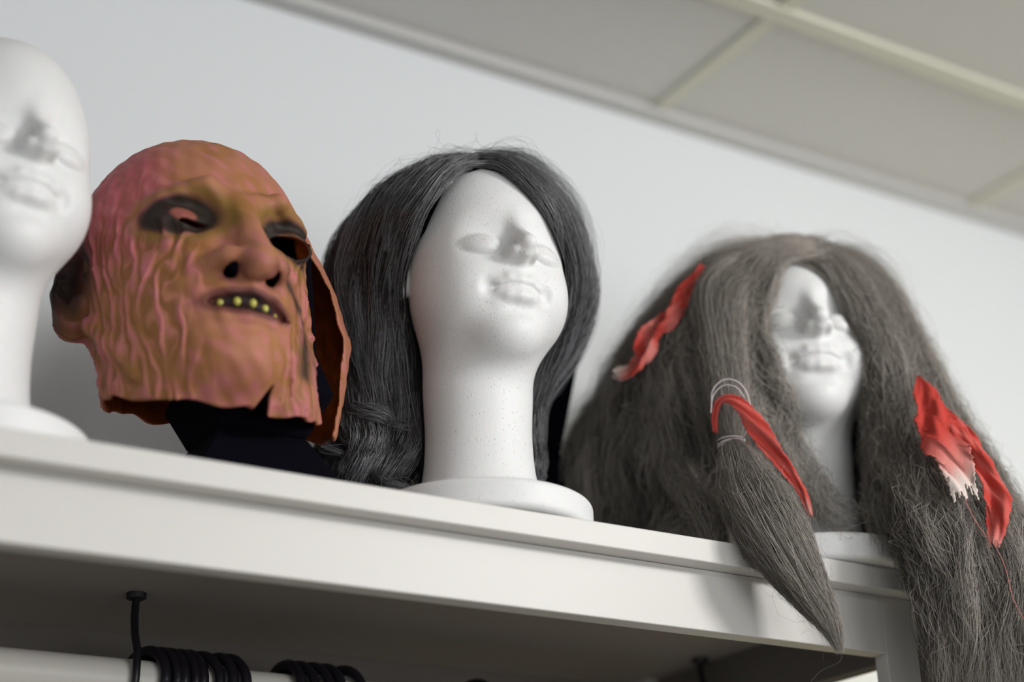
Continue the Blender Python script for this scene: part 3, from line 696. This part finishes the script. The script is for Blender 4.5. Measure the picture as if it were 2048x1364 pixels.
P, F = sheet(evC, FC, -1.0, M_CAP_C, 'wig_cap', push=.06)
link('wig_cap', mesh_np('wig_cap', to_local(P, FC).reshape(-1, 3)/100, F, M_CAP_C), wigC)
def curlC(P, t, u, p, rg):
    lw = sstep(P[..., 2:3], 13, 6); A = 1.3*lw*sstep(t, .3, .7); w = P[..., 2:3]*1.05+p[:, 0, None, None]*.6+rg.rand(len(P))[:, None, None]*.25
    D = np.concatenate([np.cos(w)*1.0, np.sin(w), .7*np.sin(w+1.2)], 2); return P+A*D
P, tn_ = grow(evC, FC, 10500, 120, 5, layer=(0, 1.1), clump=.75, frizz=.07, wave=.34, curl=curlC, spread=.015, clear=.35, tone0=.36, tvar=.34)
add_strands('hair', FC, P, tn_, .021+.014*np.random.RandomState(3).rand(len(P)), M_HAIR_C, wigC)
for sd, pth, rd, n in ((51, [(3.2, -3.5, 36.5), (1.2, -6.0, 35.3), (-1.6, -8.0, 33.6), (-4.2, -8.7, 30.3), (-5.9, -7.4, 27.0)], [.12, .7, .9, .8, .5], 420),
                       (52, [(-2.6, -4.5, 36.0), (-.2, -6.6, 35.0), (2.6, -7.6, 34.0), (5.2, -7.2, 31.4), (7.2, -5.4, 28.6), (7.7, -3, 25.6)], [.12, .7, .9, .9, .8, .4], 420),
                       (54, [(-5.5, 1, 36.4), (-3.0, 1.6, 38.2), (0.2, 2, 39.0), (3.6, 2.4, 38.4), (6.6, 2.4, 36.0), (8.6, 3, 33)], [.12, .7, .7, .7, .6, .2], 420),
                       (55, [(6.0, 4, 36.6), (3.0, 4, 38.4), (0.2, 4, 39.0), (-3.6, 4, 38.4), (-7.6, 3.4, 36.0), (-10.4, 3, 31.5)], [.12, .7, .7, .7, .7, .2], 420),
                       (56, [(3.6, -2, 36.6), (1.0, -1.6, 37.6), (-2.4, -1.6, 37.4), (-5.6, -2, 36.2), (-8.6, -2.4, 32.6), (-10.4, -1, 28)], [.12, .7, .8, .9, .9, .3], 420),
                       (53, [(2.6, 0, 37.4), (-.8, -3.6, 36.6), (-4.4, -6.2, 34.2), (-7.0, -6.8, 30.4), (-8.2, -5.6, 26)], [.12, .8, 1.1, 1.1, .6], 420)):
    P, tn_ = lock(pth, rd, n, sd, frizz=.06, tipcut=.15); P = collide(P, FC, .3); add_strands('lock', FC, P, tn_, np.full(len(P), .021), M_HAIR_C, wigC)
def curl_lock(p0, p1, r, turns, ph, rad, n, seed, sq=(1, .8)):
    t = np.linspace(0, 1, 40); a = ph+turns*2*np.pi*t; p0 = np.array(p0, float); p1 = np.array(p1, float)
    rr = r*sstep(t, 0, .3); path = p0+(p1-p0)*t[:, None]+np.stack([rr*np.cos(a)*sq[0], rr*np.sin(a)*sq[1], rr*.5*np.sin(a+.8)], 1)
    return lock(path, [rad*.7, rad, rad, rad*.7, rad*.3], n, seed, T=40, frizz=.10, tipcut=.35)
rg_ = np.random.RandomState(77)
for sd in range(20):
    f_ = rg_.rand(); a0 = -7.0-6.4*f_; b0 = .5+3.5*rg_.rand()+2.0*f_; z0 = 9+8.5*rg_.rand()
    p0, p1 = (a0, b0, z0), (a0-.6-1.2*rg_.rand(), b0-1.6-1.2*rg_.rand(), max(1.6, z0-8-3*rg_.rand()))
    P, tn_ = curl_lock(p0, p1, .9+1.0*rg_.rand(), .9+.8*rg_.rand(), 6.28*rg_.rand(), .55+.4*rg_.rand(), 240, 60+sd); P = collide(P, FC, .3)
    add_strands('curl', FC, P, tn_, np.full(len(P), .021), M_HAIR_C, wigC)
def fly(ev, fr, n, seed, amp, u, T=30, tcut=(.15, .7), lift=(0.3, 2.2)):
    rg = np.random.RandomState(seed); uu = u[0]+(u[1]-u[0])*rg.rand(n); P = ev(uu); a = rg.rand(n)*tcut[0]; b = a+(tcut[1]-tcut[0])*rg.rand(n)+.12
    b = np.minimum(b, 1); tt = (a[:, None]+(b-a)[:, None]*np.linspace(0, 1, T)[None])*(T-1); i = np.minimum(tt.astype(int), T-2); f = (tt-i)[..., None]
    P = P[np.arange(n)[:, None], i]*(1-f)+P[np.arange(n)[:, None], i+1]*f
    O = P.copy(); O[..., 1] -= 1.5; O[..., 2] -= 27; O[..., 2] = np.where(P[..., 2] < 27, 0, O[..., 2]); O /= np.linalg.norm(O, axis=2, keepdims=True)+1e-6
    s = np.linspace(0, 1, T)[None, :, None]; lf = (lift[0]+(lift[1]-lift[0])*rg.rand(n)**2)[:, None, None]
    P = P+O*(.8+lf*np.sin(s*np.pi*(.5+.5*rg.rand(n)[:, None, None])))
    q = rg.rand(n, 6)*6.28; fr1 = 6+10*rg.rand(n)[:, None, None]; am = amp*(.3+rg.rand(n)**2*1.5)[:, None, None]
    P = P+am*sstep(s, 0, .25)*np.concatenate([np.sin(s*fr1+q[:, 0, None, None]), np.cos(s*fr1*.8+q[:, 1, None, None]), np.cos(s*fr1+q[:, 0, None, None])], 2)
    return collide(P, fr, .3), .35+.3*rg.rand(n, T)*0+.2*rg.rand(n, 1)
P, tn_ = fly(evC, FC, 520, 8, .4, (.60, 1.0), tcut=(.1, .45), lift=(.2, 1.5)); add_strands('flyaway_hair', FC, P, tn_, np.full(len(P), .008), M_HAIR_C, wigC)
P, tn_ = fly(evC, FC, 90, 9, .5, (0.0, .5), tcut=(.1, .5), lift=(.2, 1.3)); add_strands('flyaway_hair', FC, P, tn_, np.full(len(P), .008), M_HAIR_C, wigC)

# --- taupe wig
FR = Frame(HEADS['R'][0], math.radians(42), HEADS['R'][1])
GR = [
   [(2.6, -7.6, 32.6), (0.0, -8.6, 31.2), (-1.2, -9, 28.1), (-2.2, -8, 25.3), (-2.3, -8, 22.0), (-1.4, -8, 18.1), (-.6, -6.8, 15.5), (-.9, -6.4, 12.9), (-1.2, -6.4, 10.0), (-1.8, -6.4, 6.4), (-2.8, -7, 3.0)],
   [(2.4, -5, 36.0), (-2.0, -8, 32.4), (-4.3, -9, 27.3), (-5.4, -9, 22.4), (-4.6, -9, 17.5), (-3.5, -9, 13.2), (-2.9, -8, 9.3), (-2.3, -7, 6.0), (-3.0, -6, 2.3)],
   [(2.0, -2, 38.4), (-4.5, -6, 33.9), (-7.8, -8, 28.7), (-9.7, -9, 22.9), (-9.5, -9, 17.5), (-8.9, -8, 13.5), (-8.8, -7, 8.7), (-9.6, -6, 2.4)],
   [(1.0, 1, 39.2), (-6.1, -2, 36.9), (-10.6, -4, 30.9), (-14.1, -5, 25.0), (-15.4, -5, 19.6), (-15.8, -4, 14.6), (-15.6, -3, 9.1), (-16.5, -2, 2.7)],
   [(-0.1, 3, 39.6), (-6.8, 2, 38.0), (-12.8, 2, 32.0), (-17.8, 2, 25.5), (-21.5, 1, 19.0), (-22.6, 0, 12.9), (-21.3, 0, 3.8)],
   [(2.0, 7, 39.4), (-4.9, 8, 37.6), (-10.1, 9, 32.0), (-14.6, 10, 25.1), (-18.4, 9, 17.7), (-20.7, 8, 10.4), (-21.2, 6, 3.2)],
   [(3.3, 8.5, 38.6), (3.2, 12, 36.0), (3.0, 13.5, 28.0), (2.2, 13.5, 19.8), (1.3, 13, 10.3), (0.8, 12, 2.2)],
   [(3.8, 6, 39.2), (9.0, 7.5, 37.0), (12.4, 8.5, 31.6), (14.6, 8.5, 25.2), (16.3, 7.5, 18.1), (17.8, 5, 11.0), (18.8, 1, 4.3), (19.6, -3, -1.9), (20.4, -5.5, -8.9), (20.9, -6, -14.6)],
   [(1.8, 2, 39.2), (8.2, 1, 36.9), (11.8, 0, 31.3), (14.0, -1, 24.8), (15.7, -2, 18.7), (17.2, -4, 11.9), (17.9, -7, 5.2), (18.0, -10, -2.0), (17.8, -11, -9.1), (18.2, -11, -15.3)],
   [(1.2, -2, 38.4), (6.9, -3, 34.2), (10.2, -3, 29.5), (11.8, -4, 23.2), (12.6, -5, 17.8), (13.2, -7, 11.8), (13.6, -10, 5.2), (14.1, -12, -0.8), (14.0, -12, -7.7), (13.8, -12, -15.3)],
   [(.6, -5, 36.2), (4.9, -6, 32.6), (7.0, -6, 27.9), (8.7, -6, 22.7), (9.6, -6, 17.7), (9.5, -7, 12.6), (9.3, -9, 7.4), (10.2, -12, 0.5), (10.8, -12, -5.2), (10.6, -12, -14.2)],
   [(.6, -7.6, 32.8), (3.3, -7.8, 31.0), (4.6, -7, 27.7), (5.7, -6.5, 24.5), (6.7, -5, 21.7), (7.0, -4.5, 18.2), (6.8, -4, 15.0), (6.9, -4, 10.8), (7.2, -5, 6.8), (8.0, -9, 0.9), (8.7, -11, -4.8), (8.7, -11, -12.3)]]
GR = [[(a-2.6*max(0, min(1, (a-6)/8))*max(0, min(1, (z-2)/12)), b, z-(.9 if z > 34 else 0)) for a, b, z in g] for g in GR]
evR = field(GR)
wigR = empty('matted_wig', (HEADS['R'][0][0], HEADS['R'][0][1], Z0), 'long matted taupe grey wig tied with torn red rags, spilling over the shelf corner', 'wig')
P, F = sheet(evR, FR, -.6, M_CAP_R, 'wig_cap', nu=150)
link('wig_cap', mesh_np('wig_cap', to_local(P, FR).reshape(-1, 3)/100, F, M_CAP_R), wigR)
P, tn_ = grow(evR, FR, 13500, 170, 15, layer=(0, 1.6), clump=.62, frizz=.36, wave=.75, spread=.02, clear=.35, cut=.25)
add_strands('hair', FR, P, tn_, .016+.010*np.random.RandomState(3).rand(len(P)), M_HAIR_R, wigR)
# frizzy halo
P, tn_ = fly(evR, FR, 900, 18, .8, (.22, .5), tcut=(.1, .95), lift=(.3, 3.2)); add_strands('flyaway_hair', FR, P, tn_+.15, np.full(len(P), .0075), M_HAIR_R, wigR)
P, tn_ = fly(evR, FR, 800, 19, .7, (.55, .9), tcut=(.1, .95), lift=(.3, 2.4)); add_strands('flyaway_hair', FR, P, tn_+.15, np.full(len(P), .0075), M_HAIR_R, wigR)
P, tn_ = fly(evR, FR, 400, 20, .7, (0, .2), tcut=(.1, .95), lift=(.2, 1.2)); add_strands('flyaway_hair', FR, P, tn_+.15, np.full(len(P), .0075), M_HAIR_R, wigR)
# tied tail
up_ = [(-4.2, -7.5, 31.5), (-6.6, -10.2, 27.7), (-6.9, -11.2, 22.3), (-6.8, -12.4, 16.5), (-6.6, -13.5, 11.1)]
P, tn_ = lock(up_, [2.6, 3.0, 2.6, 2.3, .95], 1500, 31, frizz=.10, tipcut=0.0); add_strands('gathered_lock', FR, P, tn_, np.full(len(P), .02), M_HAIR_R, wigR)
dn_ = [(-6.6, -13.5, 11.1), (-5.9, -15, 8.2), (-5.0, -16, 4.9), (-2.8, -18, -0.6), (-0.6, -17.3, -5.1), (0.8, -16.5, -7.7), (1.5, -16, -10.2)]
P, tn_ = lock(dn_, [.9, 2.3, 3.3, 3.3, 2.5, 1.5, .3], 2600, 32, frizz=.10, tipcut=.45); add_strands('tied_tail', FR, P, tn_, np.full(len(P), .019), M_HAIR_R, wigR, 'pointed tied tail hanging in front of the shelf')
P, tn_ = lock(dn_, [1.1, 2.6, 3.6, 3.6, 2.8, 1.8, .6], 260, 38, frizz=.45, tipcut=.5); add_strands('flyaway_hair', FR, P, tn_, np.full(len(P), .009), M_HAIR_R, wigR)
P, tn_ = lock(up_, [3.0, 3.4, 3.0, 2.6, 1.2], 160, 39, frizz=.4, tipcut=.3); add_strands('flyaway_hair', FR, P, tn_, np.full(len(P), .009), M_HAIR_R, wigR)
for sd, pth, rd, n, fz in ((33, [(-2.4, -8, 15.4), (-5.1, -9.2, 9.4), (-9.0, -8.6, 5.0), (-14.5, -6, 2.6), (-19.5, -2, 1.6)], [1.8, 2.6, 2.8, 2.6, 2.2], 1100, .34),
                       (34, [(-12.0, -7, 10.5), (-9.8, -11.5, 4.4), (-8.9, -13.7, .9), (-7.6, -14.5, -1.2), (-6.6, -14.8, -2.6)], [2.4, 2.2, 1.9, 1.3, .4], 800, .2),
                       (37, [(7.4, -5, 20), (7.2, -4.6, 14), (7.0, -5, 9.0), (6.8, -6.6, 5.0), (7.6, -9.4, .6)], [1.0, 1.3, 1.6, 1.8, 2.0], 500, .3),
                       (35, [(-2.4, -8, 17.5), (-1.0, -8.0, 12.5), (.6, -7.4, 8.6), (1.8, -7.6, 5.6), (5.0, -9.5, 2.4)], [1.2, 1.3, 1.5, 1.9, 2.6], 170, .4),
                       (36, [(-20.0, 0, 17), (-21.6, 1, 10), (-19.5, 1, 5), (-15.5, 0, 2.6), (-11, -2, 2)], [2.2, 2.6, 2.6, 2.4, 2.0], 1100, .34)):
    P, tn_ = lock(pth, rd, n, sd, frizz=fz, tipcut=.35); P = collide(P, FR, .2); add_strands('lock', FR, P, tn_, np.full(len(P), .018), M_HAIR_R, wigR)

# red rags
def rag(name, path, widths, seed, colf, parent, nrm=(0, -1, 0.15), ruf=.35, lab=None, fray=0, n=90, m=20):
    rg = np.random.RandomState(seed); C = resample(path, n); D = np.gradient(C, axis=0); D /= np.linalg.norm(D, axis=1)[:, None]
    s = np.linspace(0, 1, n); wd = np.interp(s, np.linspace(0, 1, len(widths)), widths)
    N0 = np.array(nrm, float); Sd = np.cross(D, N0); Sd /= np.linalg.norm(Sd, axis=1)[:, None]; Nn = np.cross(Sd, D)
    q = np.linspace(-.5, .5, m); ph = rg.rand(8)*6.28
    edge = 1+.10*np.sin(s*13+ph[0])+.07*np.sin(s*29+ph[1])+.05*rg.randn(n)
    off = ruf*wd[:, None]*.5*(np.cos(q[None]*(6+2*np.sin(s*7+ph[5])[:, None])+2.2*np.sin(s*5+ph[2])[:, None])+.35*np.sin(q[None]*13+7*np.sin(s*6+ph[3])[:, None])+.25*np.sin(s[:, None]*17+q[None]*5+ph[6]))
    along = .12*wd[:, None]*np.sin(q[None]*14+s[:, None]*19+ph[4])
    P = C[:, None]+(q[None]*(wd*edge)[:, None])[..., None]*Sd[:, None]+off[..., None]*Nn[:, None]+along[..., None]*D[:, None]
    P[..., 1] -= 0
    V = P.reshape(-1, 3); i = np.arange(n-1)[:, None]*m+np.arange(m-1)[None]; F = np.stack([i, i+m, i+m+1, i+1], -1).reshape(-1, 4)
    S_, Q_ = np.meshgrid(s, q, indexing='ij'); col = colf(S_.ravel(), Q_.ravel(), rg)
    if fray:   # frayed threads leave gaps at the end
        fi = F.reshape(n-1, m-1, 4); keep = np.ones((n-1, m-1), bool)
        for j in range(m-1):
            L = int(fray*rg.rand()*(1 if j % 2 else .45)); keep[n-1-L:, j] = False
        F = fi[keep]
    me = mesh_np(name, to_local(V, FR)/100, F, M_RAG, attrs={'paint': col})
    o = link(name, me, parent); md = o.modifiers.new('s', 'SOLIDIFY'); md.thickness = .0007; md.offset = 0
    if lab: o['label'] = lab
    return o
RED, PINK, WHT = c3((192, 70, 62)), c3((216, 140, 132)), c3((224, 208, 200))
def mixc(a, b, w): w = np.clip(w, 0, 1)[:, None]; return a*(1-w)+b*w
def col_left(s, q, rg):
    c = mixc(RED[None]*np.ones((len(s), 1)), PINK, .75*(np.sin(s*22+q*5)*.5+.5)*sstep(s, .25, .6)); return mixc(c, WHT, sstep(s, .88, 1))
def col_red(s, q, rg): return mixc(RED[None]*np.ones((len(s), 1)), PINK, .25*(np.sin(s*30+q*9)*.5+.5)+sstep(s, .86, 1)*.9)
def col_fade(s, q, rg): return mixc(mixc(RED[None]*np.ones((len(s), 1)), PINK, sstep(s, .5, .78)), WHT, sstep(s, .74, .9))
rag('rag_strip', [(-8.2, -9.4, 32.1), (-10.1, -10.6, 28.8), (-12.2, -11, 25.8), (-13.9, -11, 24.0), (-14.8, -11, 21.8), (-16.3, -10.6, 20.6), (-17.8, -10, 20.9)], [.5, 1.0, 1.7, 2.2, 2.0, 2.5, 2.2, 1.4], 41, col_left, wigR, lab='crumpled pink and red rag at the left temple', ruf=.5, nrm=(-.4, -1, .1))
rag('rag_strip', [(-8.0, -14.2, 12.0), (-7.9, -15.0, 13.4), (-7.3, -15.8, 14.5), (-6.2, -16.2, 14.5), (-5.0, -16.2, 13.4), (-3.8, -15.8, 11.2), (-2.7, -15.3, 9.2), (-1.6, -15.2, 7.3), (-0.5, -15, 5.3), (-0.1, -14.8, 4.0), (0.2, -14.8, 2.6)], [.4, .6, .9, 1.3, 1.9, 1.7, 1.8, 1.3, 1.0, .7, .35], 42, col_red, wigR, lab='twisted red rag tied above the tail', fray=8, ruf=.28)
rag('rag_strip', [(-5.2, -14.6, 10.5), (-4.2, -14.9, 7.5), (-3.0, -15.2, 4.4), (-2.0, -16.6, 1.6)], [.5, .5, .4, .2], 46, col_red, wigR, ruf=.3)
rag('rag_strip', [(11.7, -9.5, 17.6), (12.2, -11, 14.6), (12.7, -12.3, 11.6), (13.3, -13.2, 9.0), (13.8, -14, 6.4), (14.1, -14.6, 3.2)], [.3, 2.4, 3.8, 4.0, 3.2, 2.2], 43, col_fade, wigR, lab='red rag fading to a frayed white end', fray=14, ruf=.16)
rag('rag_strip', [(12.9, -11.6, 13.6), (14.7, -12.3, 10.6), (15.9, -13, 7.6), (16.9, -13.8, 3.6), (16.6, -14.3, 1.2), (15.9, -14.6, -1.4)], [1.0, 1.8, 2.0, 1.9, 2.3, 1.0], 44, col_red, wigR, lab='long red rag hanging beside the frayed one', ruf=.3, fray=5)
# threads
def thread(path, r, mt, name, lab=None):
    P = resample(path, 30); V, F = tube_vf(to_local(P, FR)/100, r/100, 6); o = link(name, mesh_mixed(name, V, F, mt), wigR)
    if lab: o['label'] = lab
    return o
M_ELAS = mat('white_elastic', srgb(226, 214, 214), .5, .4)
M_PTHR = mat('pink_thread', srgb(196, 128, 122), .8, .2)
for k in range(4):
    a = np.linspace(0, 2*np.pi, 22); tilt = .25*math.sin(k*2.1)
    thread([(-6.6+1.32*math.cos(q), -13.6+1.35*math.sin(q), 10.75+k*.22-.2+tilt*math.cos(q+k)) for q in a], .055, M_ELAS, 'hair_tie', 'white elastic tie' if k == 0 else None)
thread([(-5.4, -14.6, 11.0), (-4.6, -15.4, 12.6), (-4.5, -15.9, 14.4), (-5.2, -16.4, 15.9), (-6.6, -16.5, 16.4), (-7.8, -16.2, 15.6), (-8.1, -15.6, 14.2)], .06, M_ELAS, 'hair_tie')
thread([(-4.9, -16.5, 14.4), (-5.6, -16.8, 15.4), (-6.8, -16.7, 15.7), (-7.8, -16.4, 14.9), (-8.2, -15.8, 13.4)], .05, M_ELAS, 'hair_tie')
thread([(-13.0, -12.6, 4.5), (-12.9, -13.4, 1.0), (-12.7, -14.5, -2.2), (-14.2, -14.6, -4.0), (-12.6, -14.6, -6.0), (-12.9, -14.6, -7.8), (-14.6, -14.7, -8.8)], .012, M_HAIR_R, 'stray_hair')
thread([(1.6, -15.6, -9.4), (1.4, -15.4, -10.8), (-.4, -15.4, -11.6), (-1.6, -15.4, -12.9), (-2.4, -15.3, -14.6)], .018, M_HAIR_R, 'stray_hair')
thread([(14.0, -14.3, 3.4), (14.6, -14.2, 1.5), (15.6, -14.4, -.8)], .05, M_PTHR, 'loose_thread')
thread([(16.0, -14.6, -1.2), (16.6, -14.6, -3.2), (16.9, -14.6, -6.2), (17.6, -14.6, -8.2)], .04, M_PTHR, 'loose_thread')
